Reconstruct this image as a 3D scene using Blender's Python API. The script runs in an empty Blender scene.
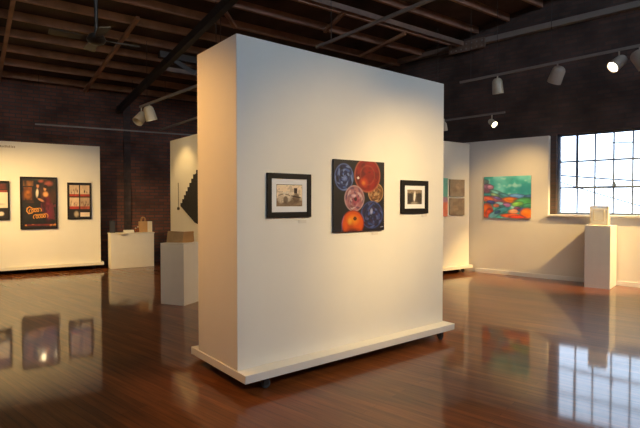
import bpy, bmesh, math, random
import numpy as np
from mathutils import Vector, Matrix
random.seed(7)
SC = bpy.context.scene
COL = SC.collection
R = math.radians

# ------------------------------------------------------------------ camera
cam = bpy.data.cameras.new('camera'); camo = bpy.data.objects.new('camera', cam); COL.objects.link(camo)
cam.sensor_width = 36.0; cam.lens = 36.0 * 488.0 / 640.0
cam.clip_start = 0.05; cam.clip_end = 300
camo.location = (0, 0, 1.4)
camo.rotation_euler = (math.pi / 2 - math.atan(11 / 488.0), 0, 0)
SC.camera = camo

# ------------------------------------------------------------------ world, exposure
SC.view_settings.view_transform = 'Standard'; SC.view_settings.look = 'None'
SC.view_settings.gamma = 1.0; SC.view_settings.use_curve_mapping = False
SC.view_settings.exposure = 0.0
world = bpy.data.worlds.new('overcast_sky'); SC.world = world; world.use_nodes = True
wn = world.node_tree.nodes; wl = world.node_tree.links
bg = wn['Background']; tc = wn.new('ShaderNodeTexCoord'); sx = wn.new('ShaderNodeSeparateXYZ')
ramp = wn.new('ShaderNodeValToRGB')
er = ramp.color_ramp.elements                      # ground below the horizon, bright haze at it, bluer sky above
er[0].position = 0.46; er[0].color = (0.05, 0.05, 0.05, 1)
er[1].position = 0.485; er[1].color = (0.74, 0.86, 1.0, 1)
e = er.new(0.85); e.color = (0.56, 0.74, 1.0, 1)
hf = wn.new('ShaderNodeMapRange'); hf.inputs['From Min'].default_value = -1; hf.inputs['From Max'].default_value = 1
wl.new(tc.outputs['Generated'], sx.inputs[0]); wl.new(sx.outputs['Z'], hf.inputs['Value']); wl.new(hf.outputs[0], ramp.inputs[0]); wl.new(ramp.outputs[0], bg.inputs[0])
bg.inputs[1].default_value = 5.2
WARM = (1.0, 0.64, 0.23)
LAMP_SCALE = 1.0

# ------------------------------------------------------------------ materials
def new_mat(name):
    m = bpy.data.materials.new(name); m.use_nodes = True
    return m, m.node_tree.nodes, m.node_tree.links, m.node_tree.nodes['Principled BSDF']

def plain(name, col, rough=0.6, metal=0.0, spec=0.5, noise=0.06, scale=8.0):
    m, n, l, b = new_mat(name)
    b.inputs['Roughness'].default_value = rough; b.inputs['Metallic'].default_value = metal
    b.inputs['Specular IOR Level'].default_value = spec
    t = n.new('ShaderNodeTexCoord'); x = n.new('ShaderNodeTexNoise'); x.inputs['Scale'].default_value = scale
    x.inputs['Detail'].default_value = 4
    r = n.new('ShaderNodeValToRGB')
    r.color_ramp.elements[0].position = .3; r.color_ramp.elements[1].position = .7
    r.color_ramp.elements[0].color = tuple(c * (1 - noise) for c in col) + (1,)
    r.color_ramp.elements[1].color = tuple(min(1, c * (1 + noise)) for c in col) + (1,)
    l.new(t.outputs['Object'], x.inputs['Vector']); l.new(x.outputs['Fac'], r.inputs[0]); l.new(r.outputs[0], b.inputs['Base Color'])
    return m

def emissive(name, col, strength):
    m, n, l, b = new_mat(name)
    b.inputs['Base Color'].default_value = (.9, .9, .9, 1)
    b.inputs['Emission Color'].default_value = col + (1,); b.inputs['Emission Strength'].default_value = strength
    return m

M = {}
M['white'] = plain('white_wall_paint', (.80, .77, .69), .65, noise=.015, scale=3)
M['drywall'] = plain('white_drywall_paint', (.78, .75, .70), .7, noise=.02, scale=2)
M['plinth'] = plain('white_plinth_paint', (.76, .74, .70), .55, noise=.02)
M['black'] = plain('black_painted_wood', (.010, .008, .007), .5, spec=.25)
M['black_metal'] = plain('black_metal', (.015, .015, .016), .45)
M['dark_steel'] = plain('dark_steel', (.05, .04, .035), .5)
M['rust_steel'] = plain('red_oxide_steel', (.19, .125, .095), .6, noise=.2)
M['grey_steel'] = plain('grey_painted_steel', (.24, .21, .19), .5)
M['lamp_body'] = plain('cream_lamp_enamel', (.62, .56, .44), .4)
M['lamp_dark'] = plain('taupe_lamp_enamel', (.42, .35, .29), .4)
M['lens'] = emissive('lit_lamp_lens', (1.0, .84, .55), 14)
M['hot_lens'] = emissive('hot_lamp_lens', (1.0, .80, .48), 500)
M['rubber'] = plain('grey_rubber', (.05, .055, .06), .5)
M['mat'] = plain('white_mount_card', (.82, .82, .82), .8, noise=.01)
M['label'] = plain('label_card', (.72, .68, .60), .7, noise=.01)
M['muntin'] = plain('blue_grey_window_steel', (.12, .16, .25), .5)
M['sill'] = plain('white_sill_paint', (.82, .82, .82), .35, noise=.01)
M['deck'] = plain('dark_roof_boards', (.06, .042, .034), .8, noise=.3, scale=3)
M['joist'] = plain('brown_joist_timber', (.34, .19, .125), .7, noise=.25, scale=4)
M['kraft'] = plain('tan_kraft_paper', (.52, .30, .13), .7)
M['tan_board'] = plain('tan_book_board', (.40, .27, .14), .7, noise=.2)
M['cream_paper'] = plain('cream_paper', (.82, .72, .56), .7)
M['wire'] = plain('utility_cable', (.055, .07, .095), .7)
M['textile'] = plain('black_textile', (.02, .018, .02), .9, noise=.5, scale=30)
M['dark_box'] = plain('dark_navy_card', (.03, .03, .04), .6)
M['print_grey'] = plain('taupe_lettering', (.42, .36, .28), .8)
M['amber_glass'] = plain('amber_jar', (.25, .07, .02), .25)

# brick
def brick_mat(name, c1, c2, mortar):
    m, n, l, b = new_mat(name)
    t = n.new('ShaderNodeTexCoord'); s = n.new('ShaderNodeSeparateXYZ'); c = n.new('ShaderNodeCombineXYZ')
    l.new(t.outputs['Object'], s.inputs[0]); l.new(s.outputs['X'], c.inputs['X']); l.new(s.outputs['Z'], c.inputs['Y'])
    k = n.new('ShaderNodeTexBrick'); k.inputs['Scale'].default_value = 1
    k.inputs['Brick Width'].default_value = .215; k.inputs['Row Height'].default_value = .075; k.inputs['Mortar Size'].default_value = .010
    k.inputs['Color1'].default_value = c1 + (1,); k.inputs['Color2'].default_value = c2 + (1,); k.inputs['Mortar'].default_value = mortar + (1,)
    l.new(c.outputs[0], k.inputs['Vector'])
    x = n.new('ShaderNodeTexNoise'); x.inputs['Scale'].default_value = 1.6; x.inputs['Detail'].default_value = 6; l.new(c.outputs[0], x.inputs['Vector'])
    mx = n.new('ShaderNodeMix'); mx.data_type = 'RGBA'; mx.blend_type = 'MULTIPLY'; mx.inputs['Factor'].default_value = .7
    r = n.new('ShaderNodeValToRGB'); r.color_ramp.elements[0].position = .35; r.color_ramp.elements[0].color = (.35, .33, .33, 1)
    r.color_ramp.elements[1].position = .65; r.color_ramp.elements[1].color = (1.2, 1.1, 1.1, 1)
    l.new(x.outputs['Fac'], r.inputs[0]); l.new(k.outputs['Color'], mx.inputs['A']); l.new(r.outputs[0], mx.inputs['B'])
    l.new(mx.outputs['Result'], b.inputs['Base Color']); b.inputs['Roughness'].default_value = .85
    bp = n.new('ShaderNodeBump'); bp.inputs['Strength'].default_value = .5; bp.inputs['Distance'].default_value = .012
    iv = n.new('ShaderNodeMath'); iv.operation = 'SUBTRACT'; iv.inputs[0].default_value = 1; l.new(k.outputs['Fac'], iv.inputs[1])
    l.new(iv.outputs[0], bp.inputs['Height']); l.new(bp.outputs[0], b.inputs['Normal'])
    return m
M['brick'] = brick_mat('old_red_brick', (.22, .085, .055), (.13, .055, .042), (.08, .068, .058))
M['brick_dark'] = brick_mat('dark_brick', (.115, .07, .058), (.075, .05, .045), (.07, .06, .055))  # darker brick for the right wall, the unseen walls and the pilaster

# glossy strip floor; object X runs along the boards
def floor_mat():
    m, n, l, b = new_mat('varnished_strip_floor')
    t = n.new('ShaderNodeTexCoord')
    k = n.new('ShaderNodeTexBrick'); k.inputs['Scale'].default_value = 1; k.offset = .37
    k.inputs['Brick Width'].default_value = 1.9; k.inputs['Row Height'].default_value = .062; k.inputs['Mortar Size'].default_value = .0012
    k.inputs['Color1'].default_value = (.23, .074, .019, 1); k.inputs['Color2'].default_value = (.155, .048, .013, 1); k.inputs['Mortar'].default_value = (.05, .02, .01, 1)
    l.new(t.outputs['Object'], k.inputs['Vector'])
    mp = n.new('ShaderNodeMapping'); mp.inputs['Scale'].default_value = (.9, 14, 1); l.new(t.outputs['Object'], mp.inputs[0])
    x = n.new('ShaderNodeTexNoise'); x.inputs['Scale'].default_value = 2.2; x.inputs['Detail'].default_value = 7; l.new(mp.outputs[0], x.inputs['Vector'])
    r = n.new('ShaderNodeValToRGB'); r.color_ramp.elements[0].position = .3; r.color_ramp.elements[0].color = (.6, .55, .5, 1)
    r.color_ramp.elements[1].position = .75; r.color_ramp.elements[1].color = (1.25, 1.2, 1.15, 1); l.new(x.outputs['Fac'], r.inputs[0])
    mx = n.new('ShaderNodeMix'); mx.data_type = 'RGBA'; mx.blend_type = 'MULTIPLY'; mx.inputs['Factor'].default_value = 1
    l.new(k.outputs['Color'], mx.inputs['A']); l.new(r.outputs[0], mx.inputs['B']); l.new(mx.outputs['Result'], b.inputs['Base Color'])
    b.inputs['Roughness'].default_value = .42; b.inputs['Specular IOR Level'].default_value = .1
    b.inputs['Coat Weight'].default_value = .85; b.inputs['Coat IOR'].default_value = 1.35
    b.inputs['Coat Roughness'].default_value = .055
    w = n.new('ShaderNodeTexNoise'); w.inputs['Scale'].default_value = 3.0; w.inputs['Detail'].default_value = 3; l.new(mp.outputs[0], w.inputs['Vector'])
    bp = n.new('ShaderNodeBump'); bp.inputs['Strength'].default_value = .035; bp.inputs['Distance'].default_value = .004
    l.new(w.outputs['Fac'], bp.inputs['Height']); l.new(bp.outputs[0], b.inputs['Coat Normal']); l.new(bp.outputs[0], b.inputs['Normal'])
    return m
M['floor'] = floor_mat()

def glass_mat():
    m, n, l, b = new_mat('window_glass'); out = n['Material Output']
    t = n.new('ShaderNodeBsdfTransparent'); t.inputs[0].default_value = (.96, .98, 1, 1); g = n.new('ShaderNodeBsdfGlossy'); g.inputs['Roughness'].default_value = .02
    f = n.new('ShaderNodeFresnel'); f.inputs['IOR'].default_value = 1.45; mx = n.new('ShaderNodeMixShader')
    l.new(f.outputs[0], mx.inputs[0]); l.new(t.outputs[0], mx.inputs[1]); l.new(g.outputs[0], mx.inputs[2]); l.new(mx.outputs[0], out.inputs[0])
    return m
M['glass'] = glass_mat()

def art_mat(name, rough=.55, coat=0.0):
    m, n, l, b = new_mat(name)
    a = n.new('ShaderNodeVertexColor'); a.layer_name = 'picture'
    l.new(a.outputs['Color'], b.inputs['Base Color']); b.inputs['Roughness'].default_value = rough
    b.inputs['Coat Weight'].default_value = coat; b.inputs['Coat Roughness'].default_value = .05
    return m
M['painting'] = art_mat('acrylic_painting', .5)
M['photo'] = art_mat('glazed_photograph', .6, .5)
M['poster'] = art_mat('glazed_poster', .5, 1.0)

def translucent_mat():
    m, n, l, b = new_mat('translucent_cream_paper')
    b.inputs['Base Color'].default_value = (.92, .90, .86, 1); b.inputs['Roughness'].default_value = .7
    out = n['Material Output']; t = n.new('ShaderNodeBsdfTranslucent'); t.inputs[0].default_value = (.96, .94, .88, 1)
    mx = n.new('ShaderNodeMixShader'); mx.inputs[0].default_value = .6
    l.new(b.outputs[0], mx.inputs[1]); l.new(t.outputs[0], mx.inputs[2]); l.new(mx.outputs[0], out.inputs[0])
    return m
M['translucent'] = translucent_mat()

# ------------------------------------------------------------------ mesh helpers
class MB:
    def __init__(s): s.v = []; s.f = []; s.smooth = []
    def add(s, vs, fs, smooth=False):
        k = len(s.v); s.v += [tuple(p) for p in vs]
        for f in fs: s.f.append([i + k for i in f]); s.smooth.append(smooth)
        return s
    def box(s, x0, x1, y0, y1, z0, z1):
        vs = [(x, y, z) for z in (z0, z1) for y in (y0, y1) for x in (x0, x1)]
        return s.add(vs, [(0, 2, 3, 1), (4, 5, 7, 6), (0, 1, 5, 4), (2, 6, 7, 3), (0, 4, 6, 2), (1, 3, 7, 5)])
    def bar(s, a, b, w, h, up=(0, 0, 1)):
        a = Vector(a); b = Vector(b); d = (b - a).normalized(); sd = d.cross(Vector(up))
        if sd.length < 1e-4: sd = d.cross(Vector((1, 0, 0)))
        sd.normalize(); u = sd.cross(d)
        vs = [p + sd * i * w / 2 + u * j * h / 2 for p in (a, b) for j in (-1, 1) for i in (-1, 1)]
        return s.add(vs, [(0, 2, 3, 1), (4, 5, 7, 6), (0, 1, 5, 4), (2, 6, 7, 3), (0, 4, 6, 2), (1, 3, 7, 5)])
    def lathe(s, a, axis, prof, n=20):
        a = Vector(a); d = Vector(axis).normalized(); e = d.cross(Vector((0, 0, 1)))
        if e.length < 1e-4: e = Vector((1, 0, 0))
        e.normalize(); g = d.cross(e); vs = []; fs = []
        for (t, r) in prof:
            for i in range(n):
                q = 2 * math.pi * i / n; vs.append(a + d * t + (e * math.cos(q) + g * math.sin(q)) * max(r, 1e-5))
        for j in range(len(prof) - 1):
            for i in range(n):
                fs.append((j * n + i, j * n + (i + 1) % n, (j + 1) * n + (i + 1) % n, (j + 1) * n + i))
        return s.add(vs, fs, True)
    def tube(s, a, b, r, n=10):
        L = (Vector(b) - Vector(a)).length
        return s.lathe(a, Vector(b) - Vector(a), [(0, 0), (0, r), (L, r), (L, 0)], n)
    def path(s, pts, r, n=8):
        for p, q in zip(pts, pts[1:]): s.tube(p, q, r, n)
        return s
    def prism(s, poly, y0, y1):
        n = len(poly); vs = [(x, y0, z) for x, z in poly] + [(x, y1, z) for x, z in poly]
        return s.add(vs, [tuple(range(n)), tuple(range(2 * n - 1, n - 1, -1))] + [(i, i + n, (i + 1) % n + n, (i + 1) % n) for i in range(n)])
    def build(s, name, mat, parent=None, bevel=0):
        me = bpy.data.meshes.new(name); me.from_pydata(s.v, [], s.f)
        for p, sm in zip(me.polygons, s.smooth): p.use_smooth = sm
        bm = bmesh.new(); bm.from_mesh(me); bmesh.ops.recalc_face_normals(bm, faces=bm.faces); bm.to_mesh(me); bm.free()
        me.materials.append(mat); o = bpy.data.objects.new(name, me); COL.objects.link(o)
        if parent: o.parent = parent
        if bevel:
            b = o.modifiers.new('bevel', 'BEVEL'); b.width = bevel; b.segments = 2; b.limit_method = 'ANGLE'
        if any(s.smooth):
            try: me.set_sharp_from_angle(angle=R(40))
            except Exception: pass
        return o

def tag(o, label=None, cat=None, group=None, kind=None):
    if label: o['label'] = label
    if cat: o['category'] = cat
    if group: o['group'] = group
    if kind: o['kind'] = kind
    return o
def empty(name, loc, deg=0):
    o = bpy.data.objects.new(name, None); COL.objects.link(o); o.empty_display_size = .1
    o.location = loc; o.rotation_euler = (0, 0, R(deg)); return o
def thing(name, label, cat, loc, deg=0, group=None): return tag(empty(name, loc, deg), label, cat, group)
class Face:                       # a wall face: s metres along it to the right, out metres off it, z up
    def __init__(s, pt, deg): s.p = Vector((pt[0], pt[1], 0)); s.deg = deg; a = R(deg); s.d = Vector((math.cos(a), math.sin(a), 0)); s.n = Vector((math.sin(a), -math.cos(a), 0))
    def at(s, t, z, out=0): return s.p + s.d * t + s.n * out + Vector((0, 0, z))

PART = Face((-.613, 3.60), 38.6); LEFT = Face((-4.68, 10.40), 33); MID = Face((-3.05, 9.95), -51.8)
REAR = Face((3.08, 9.93), 35); DRY = Face((3.24, 9.85), -41)
U = Vector((.809, .588, 0)); V = Vector((-.588, .809, 0))

# ------------------------------------------------------------------ room shell
A_, B_, C_, D_, E_ = (-1.07, 13.74), (11.8, 2.55), (5.5, -5.5), (-6.5, -3.2), (-11.0, 6.53)
POLY = [Vector(p + (0,)) for p in (A_, B_, C_, D_, E_)]
def roof_z(x, y): return 5.9 - .172 * (-.588 * x + .809 * y)       # underside of the joists

fl = MB(); c0 = Vector((0, 6, 0)); rot = Matrix.Rotation(-R(139), 4, 'Z')   # boards run along the right wall
pts = [rot @ (p + (p - Vector((0, 4, 0))).normalized() * .3) for p in POLY]
fl.add([(p.x, p.y, z) for z in (0, -.12) for p in pts], [(0, 1, 2, 3, 4), (9, 8, 7, 6, 5)] + [(i, (i + 1) % 5, (i + 1) % 5 + 5, i + 5) for i in range(5)])
fo = fl.build('floor', M['floor']); fo.rotation_euler = (0, 0, R(139)); tag(fo, kind='structure', label='dark glossy varnished wooden strip floor')

def wall(name, p, q, mat, holes=(), label=None, thick=.35, top=5.4):
    p = Vector(p + (0,)); q = Vector(q + (0,)); L = (q - p).length; d = (q - p).normalized()
    m = MB(); ss = sorted({0, L} | {h[0] for h in holes} | {h[1] for h in holes}); zs = sorted({0, top} | {h[2] for h in holes} | {h[3] for h in holes})
    for a, b in zip(ss, ss[1:]):
        col = [(h[2], h[3]) for h in holes if h[0] <= (a + b) / 2 <= h[1]]
        z = 0
        for (u, v) in col:
            m.box(a, b, 0, thick, z, u); z = v
        m.box(a, b, 0, thick, z, top)
    o = m.build(name, mat); o.location = p; o.rotation_euler = (0, 0, math.atan2(d.y, d.x)); tag(o, kind='structure', label=label); return o
# right brick wall: s measured from the far corner A_
DRYN = DRY.n
RWD = DRY.d; RW0 = Vector(A_ + (0,))
BR = Face(A_, -41)
sdry = (DRY.p - BR.p).dot(RWD)                                     # s on BR of DRY's origin
WIN = [(sdry + 1.385, sdry + 3.20)]
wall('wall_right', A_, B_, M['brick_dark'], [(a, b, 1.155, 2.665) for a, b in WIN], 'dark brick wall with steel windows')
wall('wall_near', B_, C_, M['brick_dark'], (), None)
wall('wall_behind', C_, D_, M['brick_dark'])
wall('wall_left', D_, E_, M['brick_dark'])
wall('wall_back', E_, A_, M['brick'], (), 'red brick wall behind the left display panel')
# brick pilaster on the back wall
BACK = Face((-4.92, 10.98), 36)
pl = MB().box(.48, .63, -.06, .02, 0, 3.75).build('trim_1', M['brick_dark']); pl.location = BACK.p; pl.rotation_euler = (0, 0, R(36)); tag(pl, kind='structure', label='dark brick pilaster on the back wall')

# ceiling: deck + joists
def clip(p, d, poly):
    lo, hi = -99, 99; n = len(poly); c = sum(poly, Vector()) / n
    for i in range(n):
        a, b = poly[i], poly[(i + 1) % n]; nn = Vector((-(b - a).y, (b - a).x, 0))
        if nn.dot(c - a) < 0: nn = -nn
        den = nn.dot(d); num = nn.dot(a - p)
        if abs(den) < 1e-9:
            if num > 0: return None
        elif den > 0: lo = max(lo, num / den)
        else: hi = min(hi, num / den)
    return (lo, hi) if hi - lo > .3 else None
cl = MB(); jh = .13
pts = [p + (p - Vector((0, 4, 0))).normalized() * .3 for p in POLY]
cl.add([(p.x, p.y, roof_z(p.x, p.y) + jh + dz) for dz in (0, .1) for p in pts], [(0, 1, 2, 3, 4), (9, 8, 7, 6, 5)] + [(i, (i + 1) % 5, (i + 1) % 5 + 5, i + 5) for i in range(5)])
ceil = cl.build('ceiling', M['deck']); tag(ceil, kind='structure', label='dark timber roof with exposed joists')
v = -7.0
while v < 13.4:
    p = V * v; k = clip(p, U, POLY)
    if k:
        a = p + U * (k[0] + .02); b = p + U * (k[1] - .02)
        z = roof_z(p.x, p.y) + jh / 2
        MB().bar((a.x, a.y, z), (b.x, b.y, z), .055, jh).build('joist', M['joist'], ceil)
    v += .60
for (x0, y0, x1, y1) in [(-2.99, 8.09, -5.6, 11.3), (-4.4, 7.1, -6.6, 10.05), (1.66, 9.59, .85, 10.42), (.43, 8.56, .09, 9.19), (-1.61, 7.93, -1.5, 8.7)]:
    m = MB().bar((x0, y0, roof_z(x0, y0) - .03), (x1, y1, roof_z(x1, y1) - .03), .06, .055); m.build('cross_batten', M['joist'], ceil)

# steel ledge at the top of the right wall
m = MB(); a = BR.at(2.6, 4.60, .06); b = BR.at(16.8, 4.80, .06)
m.bar(a, b, .12, .10)
tag(m.build('trim_2', M['grey_steel']), kind='structure', label='grey steel ledge along the top of the right wall')

def truss(v0, zb, label, umin=-20, umax=20, panel=1.5, gusset=False, zt=None):
    p = V * v0; k = clip(p, U, POLY); lo = max(k[0] + .05, umin); hi = min(k[1] - .05, umax)
    t = empty('roof_truss', tuple(p + U * lo) , 0); tag(t, label, kind='structure'); o = p + U * lo
    at = lambda u, z: p + U * u - o + Vector((0, 0, z))
    zt = zt or roof_z(p.x, p.y) - .09
    MB().bar(at(lo, zb), at(hi, zb), .09, .08).build('bottom_chord', M['rust_steel'], t)
    MB().bar(at(lo, zt), at(hi, zt), .12, .12).build('top_chord', M['dark_steel'], t)
    u = hi - .2; up = True
    while u - panel > lo and zt - zb > .15:
        MB().bar(at(u, zt if up else zb), at(u - panel, zb if up else zt), .09, .09).build('diagonal', M['dark_steel'], t)
        u -= panel; up = not up
    if gusset:
        MB().box(-.32, .0, -.012, .012, -.14, .14)
    return t
k = clip(V * 6.45, U, POLY); ca = V * 6.45 + U * -3.0; cb = V * 6.45 + U * (k[1] - .04)
tag(MB().bar((ca.x, ca.y, 4.66), (cb.x, cb.y, 4.66), .10, .09).build('trim_4', M['rust_steel']), kind='structure', label='red brown steel girder running to the right wall ledge')
truss(9.3, 3.95, 'dark open web roof truss beyond the central panel', panel=.55, umin=3.0, umax=8.2)
# gusset plate with rivets where the truss meets the wall
gp = thing('gusset_plate', 'riveted steel plate joining truss and wall ledge', 'steel plate', BR.at(5.5, 4.66, .0), -41)
gp['kind'] = 'structure'; del gp['category']
MB().box(-.38, .38, -.16, -.10, -.16, .04).build('plate', M['rust_steel'], gp)
m = MB()
for i in range(7):
    for j in range(2): m.lathe((-.33 + i * .11, -.16, -.12 + j * .1), (0, -1, 0), [(0, .018), (.012, .014), (.018, 0)], 8)
m.build('rivets', M['grey_steel'], gp)
# thick dark beam crossing along V
tag(MB().bar((-.55, 5.6, 4.17), (-4.56, 11.1, 3.50), .09, .13).build('trim_3', M['black_metal']), kind='structure', label='thick dark beam crossing above the central panel')

# ------------------------------------------------------------------ drywall lining and window
m = MB(); s0, s1 = -2.4, 1.285                                      # local x along DRY, y into wall
m.box(-.5, s1, 0, .118, 0, 2.64); m.box(s1, 8.8, 0, .118, 0, 1.153)
dl = m.build('wall_lining', M['drywall']); dl.location = DRY.p; dl.rotation_euler = (0, 0, R(-41)); tag(dl, kind='structure', label='white plasterboard lining on the right wall, lower under the window')
bb = MB().box(-.1, 8.8, -.016, 0, 0, .075).build('baseboard_right', M['sill']); bb.location = DRY.p; bb.rotation_euler = (0, 0, R(-41)); tag(bb, kind='structure')

def window(n, s_left, s_right, detail=True):
    W = s_right - s_left; zb, zt = 1.19, 2.665
    w = empty('window_%d' % n, BR.at(s_left, 0, -.15), -41); tag(w, kind='structure', label='steel framed multi pane window with pale sky outside')
    fr = MB(); t = .035
    fr.box(0, t, -.03, .03, zb, zt); fr.box(W - t, W, -.03, .03, zb, zt); fr.box(t, W - t, -.03, .03, zb, zb + t); fr.box(t, W - t, -.03, .03, zt - t, zt)
    fr.build('window_frame', M['muntin'], w)
    zs = [1.68, 2.16]
    xs = [.325, .61, .90, 1.185, 1.47]
    mu = MB()
    for x in xs: mu.box(x - .012, x + .012, -.012, .012, zb + t, zt - t)
    for z in zs: mu.box(t, W - t, -.010, .010, z - .015, z + .015)
    mu.build('muntins', M['muntin'], w)
    sa = MB(); x0, x1 = xs[0], xs[4]
    for (a, b, c, d) in ((x0 - .02, x0 + .02, 1.66, zt - t), (x1 - .02, x1 + .02, 1.66, zt - t), (x0 + .02, x1 - .02, 1.66, 1.70)): sa.box(a, b, -.045, -.012, c, d)
    sas = sa.build('sash', M['muntin'], w)
    MB().box(.89, .95, -.075, -.045, 1.69, 1.74).lathe((.92, -.06, 1.74), (0, 0, 1), [(0, .02), (.03, .02), (.04, 0)], 10).build('latch', M['muntin'], sas)
    MB().box(t, W - t, -.004, .004, zb + t, zt - t).build('panes', M['glass'], w)
    MB().box(-.10, W + .08, -.30, .10, zb - .035, zb - .001).build('window_sill', M['sill'], w, .004)
    L = bpy.data.lights.new('window_portal', 'AREA'); L.shape = 'RECTANGLE'; L.size = W; L.size_y = zt - zb; L.cycles.is_portal = True
    lo = bpy.data.objects.new('window_portal', L); COL.objects.link(lo); lo.parent = w; lo.location = (W / 2, .12, (zb + zt) / 2); lo.rotation_euler = (R(-90), 0, 0)
for i, (a, b) in enumerate(WIN): window(i + 1, a, b)

# utility wires outside
def wire(pa, pb, r, lab):
    a, b = Vector(pa), Vector(pb); n = 14
    pts = [a.lerp(b, i / n) - Vector((0, 0, 0.8 * (i / n) * (1 - i / n))) for i in range(n + 1)]
    o = a.copy(); w = MB().path([p - o for p in pts], r, 6).build('utility_wire', M['wire']); w.location = o; tag(w, lab, 'wire')
OUT = Face(DRY.at(0, 0, -6.0), -41)
def wires(s0, z0, s1, z1, r, lab): wire(OUT.at(s0, z0), OUT.at(s1, z1), r, lab)
wires(-4.05, 2.79, 7.89, 1.59, 0.024, 'middle utility wire crossing the whole window outside, just above the latch')
wires(0.88, 3.09, 7.88, 3.42, 0.017, 'uppermost utility wire outside, high in the window panes')
wires(-0.70, 2.24, 7.90, -0.23, 0.017, 'lowest utility wire outside, drooping towards the sill')
# ------------------------------------------------------------------ movable display panels
def caster(parent, x, y, r=.036, fork=True):
    c = MB(); c.box(x - .03, x + .03, y - .03, y + .03, .082, .088)
    for s in (-1, 1): c.box(x - .022, x + .022, y + s * .02 - .003, y + s * .02 + .003, .03, .083)
    o = c.build('caster', M['black_metal'], parent)
    MB().lathe((x + .008, y - .014, r), (0, 1, 0), [(0, 0), (0, r * .8), (.004, r), (.024, r), (.028, r * .8), (.028, 0)], 16).build('wheel', M['rubber'], o)
def display_panel(face, s0, s1, thick, h, label, pro=.055, z0=.088, zb=.15, side=.05, side2=None, inset=.04):
    t = thing('display_panel', label, 'movable display wall', face.at(0, 0), face.deg, None)
    MB().box(s0, s1, 0, thick, zb, h).build('panel', M['white'], t, .004)
    MB().box(s0 - side, s1 + (side2 or side), -pro, thick + pro, z0, zb).build('base', M['white'], t, .004)
    for x in (s0 + .19, s1 - .14):
        for y in (inset, thick - inset): caster(t, x, y)
    return t
display_panel(PART, 0, 2.44, .675, 2.643, 'tall thick white display wall on casters in the middle of the floor', .13, side=.01, side2=.03, inset=-.075)
display_panel(LEFT, -3.6, 0.0, .30, 2.6, 'white display wall with the posters, in front of the brick wall', .08)
display_panel(MID, 0, 2.44, .30, 2.66, 'white display wall behind the central one, with the black stepped hanging')
display_panel(REAR, -2.44, -.07, .20, 2.60, 'white display wall in the far right corner, with two beige squares', .06)

# ------------------------------------------------------------------ pictures
def noise2(nx, ny, seed, octs=((3, 1), (6, .5), (12, .25))):
    rg = np.random.RandomState(seed); out = np.zeros((ny, nx))
    for k, a in octs:
        g = rg.rand(k + 2, k + 2); xs = np.linspace(0, k, nx); ys = np.linspace(0, k, ny)
        xi = xs.astype(int); yi = ys.astype(int); fx = xs - xi; fy = (ys - yi)[:, None]
        fx = fx * fx * (3 - 2 * fx); fy = fy * fy * (3 - 2 * fy)
        q = g[np.ix_(yi, xi)] * (1 - fx) + g[np.ix_(yi, xi + 1)] * fx; q2 = g[np.ix_(yi + 1, xi)] * (1 - fx) + g[np.ix_(yi + 1, xi + 1)] * fx
        out += a * (q * (1 - fy) + q2 * fy)
    out -= out.min(); return out / out.max()
def srgb(*c): return np.array([(x / 255.0) ** 2.2 for x in c])
class Canvas:
    def __init__(s, nx, ny, base, seed=1, amp=.15):
        s.nx, s.ny = nx, ny; s.u, s.v = np.meshgrid((np.arange(nx) + .5) / nx, (np.arange(ny) + .5) / ny)
        s.n = noise2(nx, ny, seed); s.n2 = noise2(nx, ny, seed + 50, ((9, 1), (18, .6)))
        s.c = np.ones((ny, nx, 3)) * srgb(*base) * (1 + amp * (s.n2[..., None] * 2 - 1))
    def put(s, mask, col, k=1.0):
        mask = np.clip(mask, 0, 1)[..., None] * k
        col = np.asarray(col); s.c = s.c * (1 - mask) + col * mask
    def ell(s, cu, cv, ru, rv, col, rotdeg=0, k=1.0, soft=.06, amp=.25):
        a = R(rotdeg); du, dv = s.u - cu, s.v - cv; x = (du * math.cos(a) + dv * math.sin(a)) / ru; y = (-du * math.sin(a) + dv * math.cos(a)) / rv
        d = np.sqrt(x * x + y * y); s.put((1 - d) / soft, srgb(*col) * (1 + amp * (s.n2[..., None] * 2 - 1)), k); return d, np.arctan2(y, x)
    def ring(s, cu, cv, ru, rv, r0, w, col, k=.8):
        d = np.sqrt(((s.u - cu) / ru) ** 2 + ((s.v - cv) / rv) ** 2); s.put(np.exp(-((d - r0) / w) ** 2), srgb(*col), k)
    def rect(s, u0, u1, v0, v1, col, k=1.0, amp=.1):
        m = ((s.u > u0) & (s.u < u1) & (s.v > v0) & (s.v < v1)).astype(float); s.put(m, srgb(*col) * (1 + amp * (s.n2[..., None] * 2 - 1)), k)
    def line(s, pts, w, col, k=1.0, asp=1.0):
        for (a, b), (c, d) in zip(pts, pts[1:]):
            du, dv = c - a, (d - b) * asp; L = du * du + dv * dv + 1e-9; t = np.clip(((s.u - a) * du + (s.v - b) * asp * dv) / L, 0, 1)
            dist = np.sqrt((s.u - a - t * du) ** 2 + ((s.v - b) * asp - t * dv) ** 2); s.put((w - dist) / (w * .5), srgb(*col), k)

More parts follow.
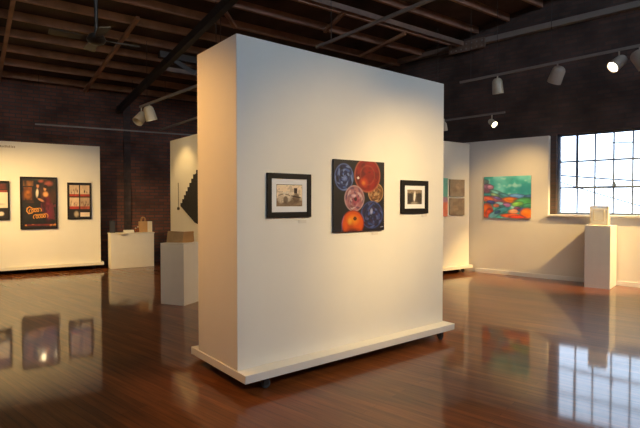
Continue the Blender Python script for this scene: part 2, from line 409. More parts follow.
def raster(name, cv, w, h, y, x0, z0, mat, parent, depth=0.003, wrap=None):
    """picture surface w x h facing -Y, its front at y, lower left corner x0, z0, with a solid body behind"""
    nx, ny = cv.nx, cv.ny; xs = x0 + np.linspace(0, w, nx + 1); zs = z0 + h - np.linspace(0, h, ny + 1)
    vs = [(x, y, z) for z in zs for x in xs]; fs = [(j * (nx + 1) + i, (j + 1) * (nx + 1) + i, (j + 1) * (nx + 1) + i + 1, j * (nx + 1) + i + 1) for j in range(ny) for i in range(nx)]
    cols = [tuple(c) for c in cv.c.reshape(-1, 3)]
    k = len(vs); edge = wrap if wrap is not None else (.5, .46, .4)
    vs += [(x, yy, z) for yy in (y, y + depth) for z in (z0, z0 + h) for x in (x0, x0 + w)]
    for f in [(0, 1, 5, 4), (2, 6, 7, 3), (0, 4, 6, 2), (1, 3, 7, 5), (4, 5, 7, 6)]: fs.append(tuple(i + k for i in f)); cols.append(edge)
    me = bpy.data.meshes.new(name); me.from_pydata(vs, [], fs); me.materials.append(mat)
    at = me.color_attributes.new('picture', 'FLOAT_COLOR', 'CORNER'); buf = np.ones((len(me.loops), 4), dtype=np.float32); i = 0
    for f, c in zip(fs, cols): buf[i:i + len(f), :3] = np.clip(c, 0, 1); i += len(f)
    at.data.foreach_set('color', buf.ravel()); o = bpy.data.objects.new(name, me); COL.objects.link(o)
    if parent: o.parent = parent
    return o

def framed(name, label, cat, face, s0, s1, z0, z1, bar, matw, cv, depth=.018, frame_mat='black', photo_mat='photo', group=None):
    t = thing(name, label, cat, face.at((s0 + s1) / 2, z0, .002), face.deg, group); W, H = s1 - s0, z1 - z0; x = -W / 2
    f = MB(); d = -depth
    for (a, b, c, e) in ((x, x + bar, 0, H), (x + W - bar, x + W, 0, H), (x + bar, x + W - bar, 0, bar), (x + bar, x + W - bar, H - bar, H)): f.box(a, b, d, 0, c, e)
    f.build('frame', M[frame_mat], t, .003)
    if matw:
        a, b = bar, bar + matw; m = MB()
        for (p, q, r, s) in ((x + a, x + b, a, H - a), (x + W - b, x + W - a, a, H - a), (x + b, x + W - b, a, b), (x + b, x + W - b, H - b, H - a)): m.box(p, q, -.010, -.004, r, s)
        m.build('mount', M['mat'], t)
    k = bar + matw
    raster('photograph' if photo_mat == 'photo' else 'print', cv, W - 2 * k, H - 2 * k, -.007, x + k, k, M[photo_mat], t, .006)
    return t

# framed photo, left, on the central wall
c = Canvas(56, 44, (196, 176, 146), 3, .1)
c.rect(0, 1, .72, 1, (120, 98, 74), .9, .3); c.ell(.45, .75, .6, .22, (92, 72, 52), 0, .8, .3, .5)
c.ell(.18, .62, .16, .28, (170, 150, 124), 0, .9, .3); c.ell(.45, .55, .17, .30, (182, 164, 138), 15, .9, .3); c.ell(.36, .70, .10, .2, (76, 58, 42), 0, .8, .3)
c.rect(.68, .80, .16, .42, (52, 38, 28), 1, .4); c.ell(.76, .62, .16, .26, (90, 70, 52), 0, .9, .3); c.line([(.6, .52), (.92, .60)], .035, (48, 36, 28)); c.line([(.1, .5), (.3, .42), (.5, .5)], .02, (84, 66, 48))
c.line([(.02, .95), (.98, .95)], .02, (80, 62, 46))
c.put((c.n2 > .62).astype(float), srgb(60, 46, 34), .35 ); c.c = c.c * 1.7
c.ell(.30, .40, .06, .08, (236, 222, 196), 0, .9, .4); c.ell(.42, .36, .06, .07, (240, 226, 200), 0, .9, .4); c.ell(.58, .40, .05, .07, (230, 216, 190), 0, .9, .4); c.rect(0, 1, 0, .012, (60, 44, 34)); c.rect(0, .014, 0, 1, (90, 70, 56))
framed('framed_photograph', 'black framed sepia photograph left of the painting of coloured bowls', 'framed photo', PART, .253, .679, 1.286, 1.634, .042, .045, c)
# framed photo, right
c = Canvas(44, 50, (88, 78, 66), 9, .5)
c.rect(0, 1, 0, .25, (150, 132, 108), .8, .3); c.ell(.5, .45, .10, .42, (205, 195, 178), 4, .9, .4); c.ell(.2, .6, .2, .4, (42, 36, 30), 0, .8, .3, .5); c.ell(.82, .55, .2, .42, (54, 46, 38), 0, .8, .3, .5)
c.ell(.5, .92, .34, .10, (150, 140, 122), 0, .8, .3); c.put((c.n2 > .6).astype(float), srgb(24, 20, 18), .5); c.c = c.c * 1.2; c.ell(.5, .45, .07, .40, (240, 232, 216), 4, .9, .4)
framed('framed_photograph', 'small black framed photograph of a pale waterfall, right of the bowls painting', 'framed photo', PART, 1.771, 2.174, 1.296, 1.622, .05, .042, c)

# painting of bowls
c = Canvas(110, 120, (20, 15, 19), 21, .6)
c.put((c.n - .6) * 2, srgb(32, 30, 52), .6)
def bowl(cu, cv, ru, rv, rim, body, streaks, core, k=0, arms=3, tw=7, glow=.8):
    d, th = c.ell(cu, cv, ru, rv, body, 0, 1, .06, .5); ins = np.clip((1 - d) / .06, 0, 1)
    for i, col in enumerate(streaks):
        f = np.sin((arms + i) * th + tw * d * (1 if i % 2 else -1) + 5 * c.n + i * 2.1 + k) + .6 * np.sin(17 * d + 6 * c.n2 + i)
        c.put(ins * np.clip(f * 1.6 - .9, 0, 1), srgb(*col), .7)
    c.ell(cu + ru * .06, cv + rv * .1, ru * .30, rv * .26, core, 0, glow, .7, .4)
    c.ring(cu, cv, ru, rv, .96, .045, rim, .75); c.ring(cu, cv, ru, rv, .55, .04, rim, .3)
bowl(.19, .24, .18, .19, (92, 112, 150), (24, 34, 66), [(70, 98, 146), (10, 12, 24), (120, 144, 176)], (110, 130, 165), 1)
bowl(.82, .45, .16, .145, (190, 150, 90), (120, 78, 36), [(205, 170, 110), (60, 36, 18), (160, 110, 60)], (196, 160, 96), 2)
bowl(.65, .20, .265, .25, (176, 96, 60), (126, 20, 12), [(96, 12, 10), (146, 30, 14), (110, 16, 10)], (140, 26, 12), 3)
c.ell(.58, .305, .11, .085, (206, 66, 18), 0, .85, .6, .4); c.ell(.57, .315, .05, .04, (232, 128, 40), 0, .8, .7); c.ell(.46, .245, .022, .018, (250, 226, 190))
bowl(.74, .77, .23, .20, (56, 76, 120), (22, 28, 54), [(66, 88, 140), (12, 12, 22), (90, 104, 140), (60, 30, 50)], (24, 28, 46), 4); c.ell(.73, .72, .035, .055, (170, 180, 195), 10, .75, .6)
bowl(.39, .535, .195, .185, (190, 160, 140), (150, 98, 90), [(205, 180, 158), (100, 44, 56), (176, 120, 112), (70, 50, 80)], (150, 64, 70), 5); c.ell(.42, .57, .10, .10, (140, 44, 58), 0, .6, .5); c.ell(.41, .545, .032, .028, (50, 18, 26)); c.ell(.37, .50, .06, .03, (220, 190, 180), 0, .6, .6)
d, th = c.ell(.36, .89, .22, .19, (196, 78, 8), 0, 1, .05, .3); c.ell(.36, .84, .15, .09, (236, 146, 18), 0, .8, .8); c.ell(.30, .86, .05, .06, (246, 190, 60), 0, .6, .8); c.ell(.40, .82, .035, .028, (90, 44, 8)); c.ring(.36, .89, .22, .19, .95, .05, (130, 34, 22), .85); c.ell(.36, 1.02, .2, .08, (96, 16, 10), 0, .9, .5); c.line([(.15, .99), (.15, .88), (.19, .78)], .008, (150, 120, 150), .6)
c.line([(.92, .955), (.98, .945)], .008, (150, 150, 150))
t = thing('canvas_painting', 'large dark canvas of overlapping red, blue and orange bowls', 'painting', PART.at(1.222, 1.15, .002), 38.6)
c.c = c.c * np.array([.85, .85, 1.2])
raster('canvas', c, .612, .625, -.022, -.306, 0, M['painting'], t, .022, (.02, .017, .02))

# landscape painting on the right wall
c = Canvas(110, 100, (62, 158, 138), 31, .25)
c.put((c.n - .5) * 3, srgb(120, 200, 172), .8); c.put((.40 - c.n) * 4, srgb(36, 120, 124), .7); c.put((c.n2 - .62) * 4, srgb(176, 206, 176), .7); c.put((c.u * .8 + c.v - .55) * (c.v < .5) * 1.2, srgb(40, 140, 128), .5)
def hill(cu, cv, ru, rv, col, rot=0, edge=(34, 50, 66)):
    c.ell(cu, cv, ru * 1.08, rv * 1.14, edge, rot, .8, .25); c.ell(cu, cv, ru, rv, col, rot, 1, .4, .45); c.ell(cu - ru * .15, cv - rv * .3, ru * .6, rv * .4, tuple(min(255, int(x * 1.12 + 22)) for x in col), rot, .65, .9)
hill(.06, .28, .16, .13, (132, 84, 104), 18); hill(.14, .25, .09, .06, (168, 112, 124), 10); hill(.02, .12, .10, .06, (90, 110, 100))
hill(.30, .40, .20, .06, (104, 160, 140), 24); hill(.46, .46, .16, .05, (70, 128, 132), 20); hill(.24, .45, .12, .05, (126, 150, 100), 22)
hill(.74, .48, .22, .06, (92, 138, 176), 6); hill(.96, .50, .12, .06, (54, 96, 130), 0)
hill(.30, .56, .34, .08, (150, 84, 92), 14); hill(.08, .54, .16, .08, (206, 96, 62), 8); hill(.60, .57, .22, .08, (226, 116, 40), 6); hill(.30, .52, .10, .035, (110, 90, 140), 20)
hill(.84, .62, .24, .12, (70, 148, 78), -10); hill(.72, .66, .14, .06, (126, 176, 70), -8); hill(.95, .70, .14, .06, (50, 120, 84), -6)
hill(.16, .62, .11, .05, (58, 74, 128), 10); hill(.34, .66, .12, .06, (138, 180, 178)); hill(.50, .69, .10, .06, (170, 104, 140)); hill(.40, .72, .08, .04, (54, 110, 104)); hill(.27, .70, .08, .05, (196, 110, 80))
hill(.06, .82, .16, .20, (240, 96, 24)); hill(.13, .90, .10, .14, (226, 70, 30)); hill(.38, .82, .20, .08, (62, 136, 136), -20); hill(.22, .92, .15, .08, (96, 156, 150), -30); hill(.30, .86, .08, .04, (44, 84, 120), -24)
hill(.64, .84, .13, .07, (232, 140, 90), -8); hill(.80, .79, .09, .05, (58, 84, 138)); hill(.72, .76, .08, .035, (116, 60, 90)); hill(.92, .88, .16, .14, (246, 106, 20)); hill(.60, .94, .26, .06, (232, 92, 40), 2); hill(.72, .97, .2, .04, (208, 60, 34))
t = thing('canvas_painting', 'square teal and orange landscape painting on the right wall', 'painting', DRY.at(.533, 1.105, .002), -41)
c.c = c.c * np.array([1.3, 1.5, 2.1]) + .02
raster('canvas', c, .908, .815, -.022, -.454, 0, M['painting'], t, .022, (.30, .22, .14))

# pictures in the far right corner
c = Canvas(40, 60, (70, 176, 160), 41, .3); c.ell(.8, .62, .35, .16, (170, 110, 140), 0, 1, .3); c.ell(.9, .9, .5, .3, (238, 104, 44), 0, 1, .2); c.ell(.2, .8, .4, .2, (226, 110, 60), 0, 1, .3); c.ell(.3, .5, .4, .1, (80, 130, 170), 0, 1, .4)
t = thing('canvas_painting', 'teal over orange painting, half hidden by the central wall', 'painting', REAR.at(-1.06, 1.14, .002), 35)
c.c = c.c * .8 + .12
raster('canvas', c, .60, .74, -.03, -.30, 0, M['painting'], t, .03, (.3, .3, .25))
for i, (z0, lab) in enumerate([(1.53, 'upper of two beige square textured panels in the far corner'), (1.163, 'lower of two beige square textured panels in the far corner')]):
    c = Canvas(40, 40, (150, 134, 116), 60 + i, .10); c.put((c.n - .5) * 3, srgb(128, 108, 92), .7); c.ell(.55 - .2 * i, .4 + .2 * i, .25, .2, (172, 146, 122), 30, .7, .5)
    t = thing('square_panel', lab, 'artwork', REAR.at(-.467, z0, .002), 35, 'two beige square panels')
    raster('panel_face', c, .437, .332, -.025, -.2185, 0, M['painting'], t, .025, (.3, .24, .18))

# posters on the left display wall
c = Canvas(90, 140, (30, 26, 24), 71, .6)
c.put((c.n - .5) * 3 * (c.v < .5), srgb(96, 54, 34), .6); c.rect(.06, .30, .18, .44, (120, 66, 26), .9, .8); c.ell(.18, .33, .12, .10, (206, 122, 36), 0, .9, .8, .7); c.rect(.04, .34, .05, .16, (150, 96, 48), .6, .9)
c.ell(.56, .05, .10, .05, (190, 90, 70), 0, .8, .8, .5); c.ell(.80, .10, .16, .07, (186, 92, 74), 0, .8, .8, .6); c.ell(.50, .02, .3, .03, (60, 74, 50), 0, .6, .8)
c.ell(.45, .40, .13, .22, (22, 18, 18), 0, 1, .3); c.ell(.45, .30, .05, .11, (220, 206, 184), 6, .95, .5, .4); c.ell(.47, .15, .05, .055, (190, 128, 92), 0, .95, .5, .4); c.ell(.48, .105, .06, .03, (20, 14, 12), 0, 1, .4)
c.ell(.72, .48, .17, .17, (88, 22, 34), 0, .95, .5, .8); c.ell(.70, .32, .10, .07, (216, 150, 92), 0, .95, .5, .4); c.ell(.68, .21, .05, .055, (208, 146, 100), 0, .95, .5, .3); c.ell(.70, .165, .075, .045, (34, 18, 16), 0, 1, .4)
c.ell(.56, .44, .12, .03, (206, 138, 98), 18, .95, .5, .4); c.ell(.78, .72, .16, .22, (92, 24, 44), 0, .9, .8, .9); c.put(((c.n2 > .6) & (c.v > .5) & (c.u > .55)).astype(float), srgb(120, 40, 60), .5)
gold = (232, 156, 64)
for (u0, v0, n, w, amp, step) in ((.24, .655, 4, .046, .035, .075), (.36, .775, 5, .046, .038, .075)):
    c.line([(u0 + step * t / 6.283 - w * math.sin(t), v0 - .02 * t / 6.283 / n + amp * math.cos(t)) for t in [q * .4 for q in range(int(6.283 * n / .4) + 1)]], .011, gold, 1, 1.6)
c.line([(.16, .60), (.14, .66), (.20, .715), (.30, .70)], .018, gold, 1, 1.6); c.line([(.14, .62), (.22, .575), (.30, .60)], .014, gold, 1, 1.6)
c.rect(.08, .92, .925, .965, (120, 40, 24), .9, .5); c.put(((c.v > .925) & (c.v < .965) & (c.n2 > .55)).astype(float), srgb(214, 140, 60), .8)
framed('framed_poster', 'large dark framed film poster of a couple with gold lettering strokes', 'poster', LEFT, -1.459, -.812, .88, 1.92, .028, 0, c, .03, 'black', 'poster')
c = Canvas(60, 90, (24, 18, 16), 81, .3)
for (u0, v0, k) in ((.05, .04, 1), (.53, .04, 2), (.05, .40, 3), (.53, .40, 4)):
    c.rect(u0, u0 + .43, v0, v0 + .30, (206, 178, 150), 1, .2); c.rect(u0, u0 + .43, v0 + .26, v0 + .33, (170, 52, 34), 1, .3)
    rg = random.Random(k)
    for q in range(12): c.ell(u0 + rg.uniform(.04, .39), v0 + rg.uniform(.12, .24), rg.uniform(.014, .03), rg.uniform(.03, .07), rg.choice([(70, 50, 44), (120, 60, 50), (150, 100, 80), (60, 44, 40), (226, 200, 176)]), rg.uniform(-20, 20), .8, .6)
c.rect(.53, .96, .40, .74, (120, 84, 64), .4, .5); c.rect(.53, .96, .83, .96, (226, 206, 184), 1, .05); c.ell(.36, .88, .14, .11, (200, 180, 150), 0, .8, .6); c.ell(.12, .9, .1, .1, (20, 14, 12))
framed('framed_photo_sheet', 'black framed sheet of four reddish stage photographs, right of the poster', 'framed photos', LEFT, -.629, -.176, 1.062, 1.822, .022, 0, c, .03, 'black', 'poster')
c = Canvas(60, 90, (30, 22, 20), 91, .3); c.rect(.05, .95, .04, .20, (90, 34, 26), .9, .8); c.rect(.08, .98, .28, .70, (226, 212, 190), 1, .04); c.ell(.75, .60, .2, .04, (190, 178, 160), 0, .8, .5); c.ell(.75, .86, .12, .07, (214, 200, 180), 0, 1, .4); c.rect(.3, .97, .22, .27, (140, 60, 44), .8, .6)
framed('framed_notice', 'dark framed sheet with a white block, at the left picture edge', 'framed print', LEFT, -2.14, -1.633, 1.069, 1.828, .022, 0, c, .03, 'black', 'poster')
# faint lettering high on the left display wall
m = MB(); x = -.26; rg = random.Random(5)
while x < .25:
    w = rg.uniform(.012, .022); m.box(x, x + w, -.003, 0, rg.choice([0, 0, .004]), rg.choice([.036, .044])); x += w + rg.uniform(.005, .012)
o = m.build('wall_lettering', M['print_grey']); o.location = LEFT.at(-1.78, 2.475, .001); o.rotation_euler = (0, 0, R(33)); tag(o, 'faint taupe lettering strip near the top of the poster wall', 'lettering')

# stepped black hanging and tassel
poly = [(0, 0)]
n = 8
for i in range(n): poly += [(i * .085, .06 + i * .075), (i * .085 + .085, .06 + i * .075)] if i else [(0, .06), (.085, .06)]
poly += [(.68 + .05, .60)] + [(.73, .66)] + [(1.30, .66), (1.30, -.42)] + [(.66, -.30)]
o = MB().prism(poly, -.03, 0).build('stepped_hanging', M['textile']); o.location = MID.at(.60, 1.34, .002); o.rotation_euler = (0, 0, R(-51.8)); tag(o, 'black stepped fabric hanging with a pale band, cut off by the central wall', 'wall hanging')
tt = thing('hanging_tassel', 'thin dark cord with a weighted end beside the stepped hanging', 'wall ornament', MID.at(.50, 1.262, .034), -51.8)
MB().tube((0, 0, .06), (0, 0, .53), .005, 6).build('cord', M['dark_steel'], tt); MB().lathe((0, 0, 0), (0, 0, 1), [(0, 0), (.004, .022), (.03, .028), (.055, .02), (.065, 0)], 12).build('weight', M['dark_steel'], tt)

# label cards
def card(face, s, z, lab, w=.075, h=.026):
    o = MB().box(-w / 2, w / 2, -.003, 0, 0, h).build('label_card', M['label']); o.location = face.at(s, z, .001); o.rotation_euler = (0, 0, R(face.deg)); tag(o, lab, 'label card', 'gallery label cards')
card(PART, .60, 1.235, 'small label card under the left framed photograph'); card(PART, 1.43, 1.108, 'small label card under the bowls painting'); card(PART, 2.13, 1.262, 'small label card under the waterfall photograph')

# ------------------------------------------------------------------ plinths and what stands on them
def plinth(label, loc, deg, w, d, h, over=0):
    t = thing('plinth', label, 'plinth', loc, deg)
    MB().box(0, w, 0, d, 0, h - .02).build('body', M['plinth'], t, .004); MB().box(-over, w + over, -over, d + over, h - .02, h).build('top', M['plinth'], t, .003)
    return t
# middle plinth: near corner (-1.849, 6.605)
plinth('white plinth behind the left end of the central wall, holding a tan folded book', (-2.211, 6.745, 0), -21, .387, .40, .845)
bk = thing('folded_book', 'tan folded art book standing on the middle plinth', 'art book', (-2.02, 6.87, .846), -10)
MB().prism([(-.14, 0), (.10, 0), (.12, .15), (-.12, .16)], -.03, .0).build('cover', M['tan_board'], bk)
c = Canvas(30, 30, (96, 62, 36), 101, .8); c.put((c.n2 - .55) * 5, srgb(200, 160, 110), .8)
q = MB(); 
for i in range(6): q.add([(.10, -.03 + .006 * i, 0), (.20 - .004 * i, .05 + .025 * i, 0), (.235 - .012 * i, .05 + .022 * i, .15), (.12, -.03 + .006 * i, .15)], [(0, 1, 2, 3)])
o = q.build('pages', M['kraft'], bk); sm = o.modifiers.new('thickness', 'SOLIDIFY'); sm.thickness = .004
MB().prism([(-.14, 0), (.10, 0), (.12, .14), (-.12, .15)], .06, .09).build('cover', M['tan_board'], bk)

# right plinth
plinth('tall white plinth under the window, holding a lit paper box', (4.401, 8.106, 0), -41, .376, .52, 1.03)
lb = thing('paper_box', 'glowing cream paper box standing on the plinth by the window', 'paper sculpture', (4.665, 8.14, 1.031), -38.6)
f = MB()
for x in (-.125, .125): f.box(x - .008, x + .008, -.085, -.07, 0, .32); f.box(x - .008, x + .008, .07, .085, 0, .32)
for z in (.0, .307): f.box(-.117, .117, -.085, -.072, z, z + .013); f.box(-.117, .117, .072, .085, z, z + .013)
f.build('frame', M['cream_paper'], lb)
f = MB(); f.box(-.117, .117, -.080, -.077, .013, .307); f.box(-.117, .117, .077, .080, .013, .307); f.box(-.130, -.127, -.07, .07, .005, .315); f.box(.127, .130, -.07, .07, .005, .315); f.build('paper_skin', M['translucent'], lb)
g = MB()
for (a, b, c, d) in ((-.08, -.07, .07, .26), (.07, .08, .07, .26), (-.07, .07, .07, .08), (-.07, .07, .25, .26)): g.box(a, b, -.0865, -.0805, c, d)
g.build('inner_square', M['cream_paper'], lb)
m = MB(); pts = [(-.04 + .02 * i, .012 * math.sin(i * 1.3), .008 + .012 * abs(math.sin(i * 1.1))) for i in range(6)]; m.path(pts, .006, 6)
o = m.build('curled_paper_strip', M['label']); o.location = (4.475, 8.09, 1.031); o.rotation_euler = (0, 0, R(-38)); tag(o, 'curled white paper strip left of the lit paper box', 'paper strip')

# wide plinth by the brick wall
plinth('wide low white plinth against the brick wall, holding a gift bag', (-4.42, 10.30, 0), 33.0, .89, .34, .755, .01)
WB = Face((-4.42, 10.30), 33.0)
b = thing('gift_bag', 'tan paper gift bag with looped handles on the wide plinth', 'bag', WB.at(.75, .756, -.16), 33)
MB().prism([(-.14, 0), (.03, 0), (.03, .24), (-.14, .235)], -.05, .06).build('bag_body', M['kraft'], b, .004)
MB().box(.032, .13, -.055, .055, 0, .235).build('side_panel', M['cream_paper'], b, .004)
for y in (-.045, .05):
    MB().path([(-.05 + .045 * math.cos(math.pi * (1 - i / 8)), y, .235 + .10 * math.sin(math.pi * i / 8)) for i in range(9)], .007, 6).build('handle', M['kraft'], b)
o = MB().box(-.10, .10, -.07, .07, 0, .055).build('card_box', M['plinth'], None, .004); o.location = WB.at(.39, .756, -.16); o.rotation_euler = (0, 0, R(30)); tag(o, 'flat pale box in the middle of the wide plinth', 'box')
for (s, h, r, lab) in ((.535, .10, .02, 'small dark amber jar left of the gift bag'), (.583, .13, .018, 'taller dark amber jar touching the gift bag side')):
    j = thing('jar', lab, 'jar', WB.at(s, .756, -.15), 33, 'small jars on the wide plinth'); MB().lathe((0, 0, 0), (0, 0, 1), [(0, 0), (0, r), (h * .7, r), (h * .82, r * .6), (h * .84, 0)], 14).build('glass', M['amber_glass'], j); MB().lathe((0, 0, h * .84), (0, 0, 1), [(0, 0), (0, r * .65), (h * .16, r * .65), (h * .16, 0)], 14).build('lid', M['cream_paper'], j)
o = MB().box(-.05, .05, -.05, .05, 0, .26).build('slim_box', M['dark_box'], None, .004); o.location = WB.at(.075, .756, -.26); o.rotation_euler = (0, 0, R(33)); tag(o, 'dark upright slim box at the left end of the wide plinth', 'box')
m = MB(); 
xs = np.linspace(-.09, .10, 9)
vs = []; fs = []
for i, x in enumerate(xs):
    w = .035 * math.sin(math.pi * (i + .6) / 9.2); vs += [(x, -.001, 0), (x, -.03, -.002), (x, -.034, -.006 - w)]
for i in range(8):
    for k in range(2): fs.append((i * 3 + k, i * 3 + k + 1, i * 3 + k + 4, i * 3 + k + 3))
m.add(vs, fs, True); o = m.build('paper_sheet', M['cream_paper']); sm = o.modifiers.new('thickness', 'SOLIDIFY'); sm.thickness = .002
o.location = WB.at(.22, .760, .0155); o.rotation_euler = (0, 0, R(33)); tag(o, 'curled paper sheet drooping over the front edge of the wide plinth', 'paper')

# ------------------------------------------------------------------ tracks, rails and spotlights
def track(name, a, b, label, drops=(), r=.022, mat='grey_steel', cat='lighting track'):
    a, b = Vector(a), Vector(b); t = thing(name, label, cat, a)
    MB().bar((0, 0, 0), b - a, r * 1.7, r * 1.7).build('rail', M[mat], t)
    for k in drops:
        p = (b - a) * k; w = a + p; MB().tube(p + Vector((0, 0, r * .8)), (p.x, p.y, roof_z(w.x, w.y) + .01 - a.z), .005, 6).build('hanger_rod', M['dark_steel'], t)
    return a, b
def spot(pos, target, label, power=0, cone=60, blend=.6, body='lamp_body', drop=.10, color=WARM, rad=.04, L=.24, r=.083, lens=True, group='track spotlights', lens_mat='lens', rec=.022):
    pos = Vector(pos); t = thing('track_spotlight', label, 'spotlight', pos, 0, group)
    c = Vector((0, 0, -drop - .06)); d = (Vector(target) - (pos + c)).normalized()
    MB().tube((0, 0, 0), (0, 0, -drop), .012, 8).build('stem', M[body], t)
    back = c - d * (L * .45)
    hs = MB().lathe(back, d, [(0, 0), (.006, r * .45), (.025, r * .72), (.06, r * .9), (L * .75, r * .97), (L * .97, r), (L, r * .99), (L - .002, r * .88), (L - rec + .002, r * .86)], 24).build('housing', M[body], t)
    if lens:
        MB().lathe(back + d * (L - rec), d, [(0, 0), (0, r * .86), (.004, r * .80), (.010, r * .45), (.012, 0)], 24).build('lens', M[lens_mat] if power else M['label'], t)
    if power:
        ld = bpy.data.lights.new('spot_lamp', 'SPOT'); ld.energy = power * LAMP_SCALE; ld.color = color; ld.spot_size = R(cone); ld.spot_blend = blend; ld.shadow_soft_size = rad
        lo = bpy.data.objects.new('spot_lamp', ld); COL.objects.link(lo); lo.parent = t; lo.location = back + d * (L + .05)
        lo.rotation_euler = d.to_track_quat('-Z', 'Y').to_euler()
    return t
def lerp(a, b, k): return Vector(a).lerp(Vector(b), k)
# main right track, runs on out of the picture
RT = ((2.615, 9.167, 3.65), (6.35, 5.08, 3.65))
track('lighting_track', *RT, 'long grey lighting track hung before the dark right wall', (.04, .3, .6, .95))
def on_rt(x, y): return Vector((x, y, 3.63))
def at_img(x): # point on the track seen at picture column x (track direction known)
    k = (x - 320) / 488.0; a, b = Vector(RT[0]), Vector(RT[1]); d = b - a; t = (k * a.y - a.x) / (d.x - k * d.y); return a + d * t - Vector((0, 0, .02))
spot(at_img(496.5), (3.4, 8.9, .9), 'cream spotlight at the far end of the long right track, pointing down', 0, 60, lens=False, L=.27, r=.095)
spot(at_img(556), DRY.at(.0, .2), 'taupe spotlight second along the right track, tilted left', 270, 66, 1, body='lamp_dark', L=.27, r=.11)
spot(at_img(617), (1.3, 6.5, 1.1), 'taupe spotlight with bright lens facing the room', 520, 84, 1, body='lamp_dark', L=.26, r=.09)
spot(at_img(637.5), (5.9, 6.2, 1.0), 'taupe spotlight cut by the right picture edge', 0, 60, body='lamp_dark', L=.27, r=.11, lens=False)
WT = (tuple(DRY.at(4.2, 3.98, .8)), tuple(DRY.at(6.6, 3.98, .8))); track('lighting_track', *WT, 'grey lighting track close above the windows of the right wall', (.1, .9))
spot(DRY.at(4.85, 3.96, .8), DRY.at(1.95, .6, .1), 'spotlight on the track close above the windows, aimed at the plinth', 1900, 40, .6)
# short track for the landscape painting
ST = ((2.20, 9.72, 3.0), (3.26, 8.64, 3.0)); track('lighting_track', *ST, 'short grey track high in the far right corner', (.1, .9), .018)
spot((3.09, 8.81, 2.98), (3.6, 7.6, 1.9), 'small cream spotlight lighting the landscape painting', 14, 80, 1, drop=.07, L=.17, r=.06)
spot((2.33, 9.2, 2.98), REAR.at(-.5, 1.0), 'small spotlight lighting the beige squares', 2, 100, 1, drop=.07, L=.17, r=.06)
# track over the central wall, lighting its front
CT = ((-.05, 7.11, 3.65), (4.05, 1.77, 3.65)); track('lighting_track', *CT, 'grey lighting track crossing above the central wall', (.05, .5, .9))
def on_ct(k): return lerp(*CT, k) - Vector((0, 0, .02))
FRONT = (1.0, .67, .27)
spot(on_ct(.84), PART.at(1.95, 1.25), 'spotlight on the crossing track aimed at the small framed photograph', 520, 40, 1, color=FRONT)
spot(on_ct(.98), PART.at(.95, 1.25), 'spotlight near the end of the crossing track aimed at the bowls painting', 500, 36, 1, color=FRONT)
# left tracks
LT = ((-3.376, 9.195, 3.2), (-1.17, 6.73, 3.2)); track('lighting_track', *LT, 'grey lighting track left of the central wall', (.1, .85))
spot(lerp(*LT, .02) - Vector((0, 0, .02)), (-4.2, 7.7, 1.2), 'cream spotlight at the left end of the left track', 0, 60, lens=False, drop=.12, L=.25, r=.10)
spot(lerp(*LT, .13) - Vector((0, 0, .02)), (-2.75, 9.2, 1.6), 'cream spotlight second along the left track', 40, 90, drop=.08, L=.27, r=.10)
# out of frame: poster and side lights, plus one added to brighten the plinth
PT = ((-3.1, 3.9, 3.6), (-7.9, 6.7, 3.6)); track('lighting_track', *PT, 'grey lighting track in front of the poster wall', (.1, .9))
for k, tgt, pw, cone, lab in ((.06, (-.9, 4.0, 1.45), 400, 54, 'spotlight on the poster wall track aimed at the narrow end of the central wall'), (.15, (-2.05, 6.7, .55), 110, 24, 'unseen spotlight added on the poster wall track to brighten the small white plinth'), (.22, MID.at(.7, 1.1), 300, 54, 'spotlight on the poster wall track aimed at the stepped hanging'),
                    (.40, LEFT.at(-.75, 1.05), 620, 40, 'spotlight on the poster wall track aimed at the photo sheet'), (.62, LEFT.at(-1.1, 1.1), 520, 46, 'spotlight on the poster wall track aimed at the film poster'), (.9, LEFT.at(-2.0, 1.1), 520, 50, 'spotlight on the poster wall track aimed at the framed sheet')):
    spot(lerp(*PT, k) - Vector((0, 0, .02)), tgt, lab, pw, cone, 1, color=(1.0, .50, .13) if k < .1 else WARM)
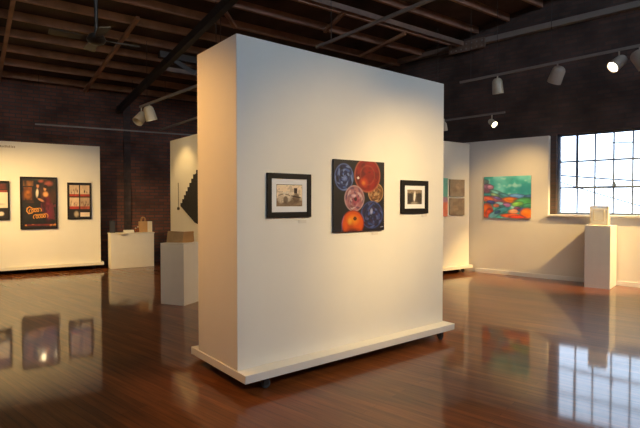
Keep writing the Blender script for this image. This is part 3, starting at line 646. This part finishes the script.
gl = thing('lamp_pendant_bar', 'short grey drop bar carrying two poster spotlights above the near floor', 'lamp bar', (-.05, 2.7, 4.36))
MB().bar((-.35, -.2, 0), (.35, .2, 0), .04, .04).build('rail', M['grey_steel'], gl); MB().tube((0, 0, .015), (0, 0, roof_z(-.05, 2.7) + .01 - 4.36), .012, 8).build('rod', M['dark_steel'], gl)
for q, lab in ((-.22, 'left spotlight of the drop bar, aimed at the film poster'), (.22, 'right spotlight of the drop bar, aimed at the film poster')):
    spot((-.05 + q, 2.7 + q * .57, 4.34), LEFT.at(-1.0, 1.8), lab, 60, 20, 1, lens_mat='hot_lens', L=.34, rec=.20, r=.075)
# rails crossing on the left
track('ceiling_rail', (-5.593, 9.614, 2.95), (-2.45, 11.43, 2.95), 'thin grey rail hung on wires above the poster wall', (.02, .5, .95), .016, cat='rail')
track('ceiling_rail', (-3.508, 10.737, 3.0), (-1.5, 8.16, 3.0), 'thin grey rail above the wall with the stepped hanging', (.1, .9), .02, cat='rail')

# ceiling fan
fx, fy = -2.73, 6.0; fz = roof_z(fx, fy)
fan = thing('ceiling_fan', 'black ceiling fan hanging on a long rod over the left floor', 'ceiling fan', (fx, fy, fz + .02))
zh = 3.46 - fz - .02
MB().tube((0, 0, 0), (0, 0, zh), .022, 10).build('rod', M['black_metal'], fan)
MB().lathe((0, 0, zh), (0, 0, -1), [(0, 0), (.0, .06), (.02, .09), (.07, .115), (.11, .09), (.13, .05), (.13, 0)], 24).build('motor', M['black_metal'], fan)
for i in range(4):
    a = R(35 + 90 * i); e = Vector((math.cos(a), math.sin(a), 0)); s = Vector((-math.sin(a), math.cos(a), 0)); z = Vector((0, 0, zh - .07))
    vs = []
    for (rr, w) in ((.10, .025), (.16, .04), (.24, .055), (.48, .07), (.51, .055)):
        for q in (-1, 1): vs.append(z + e * rr + s * w * q + Vector((0, 0, .012 * q)))
    o = MB().add(vs, [(2 * k, 2 * k + 1, 2 * k + 3, 2 * k + 2) for k in range(4)]).build('blade', M['black_metal'], fan); sm = o.modifiers.new('thickness', 'SOLIDIFY'); sm.thickness = .01
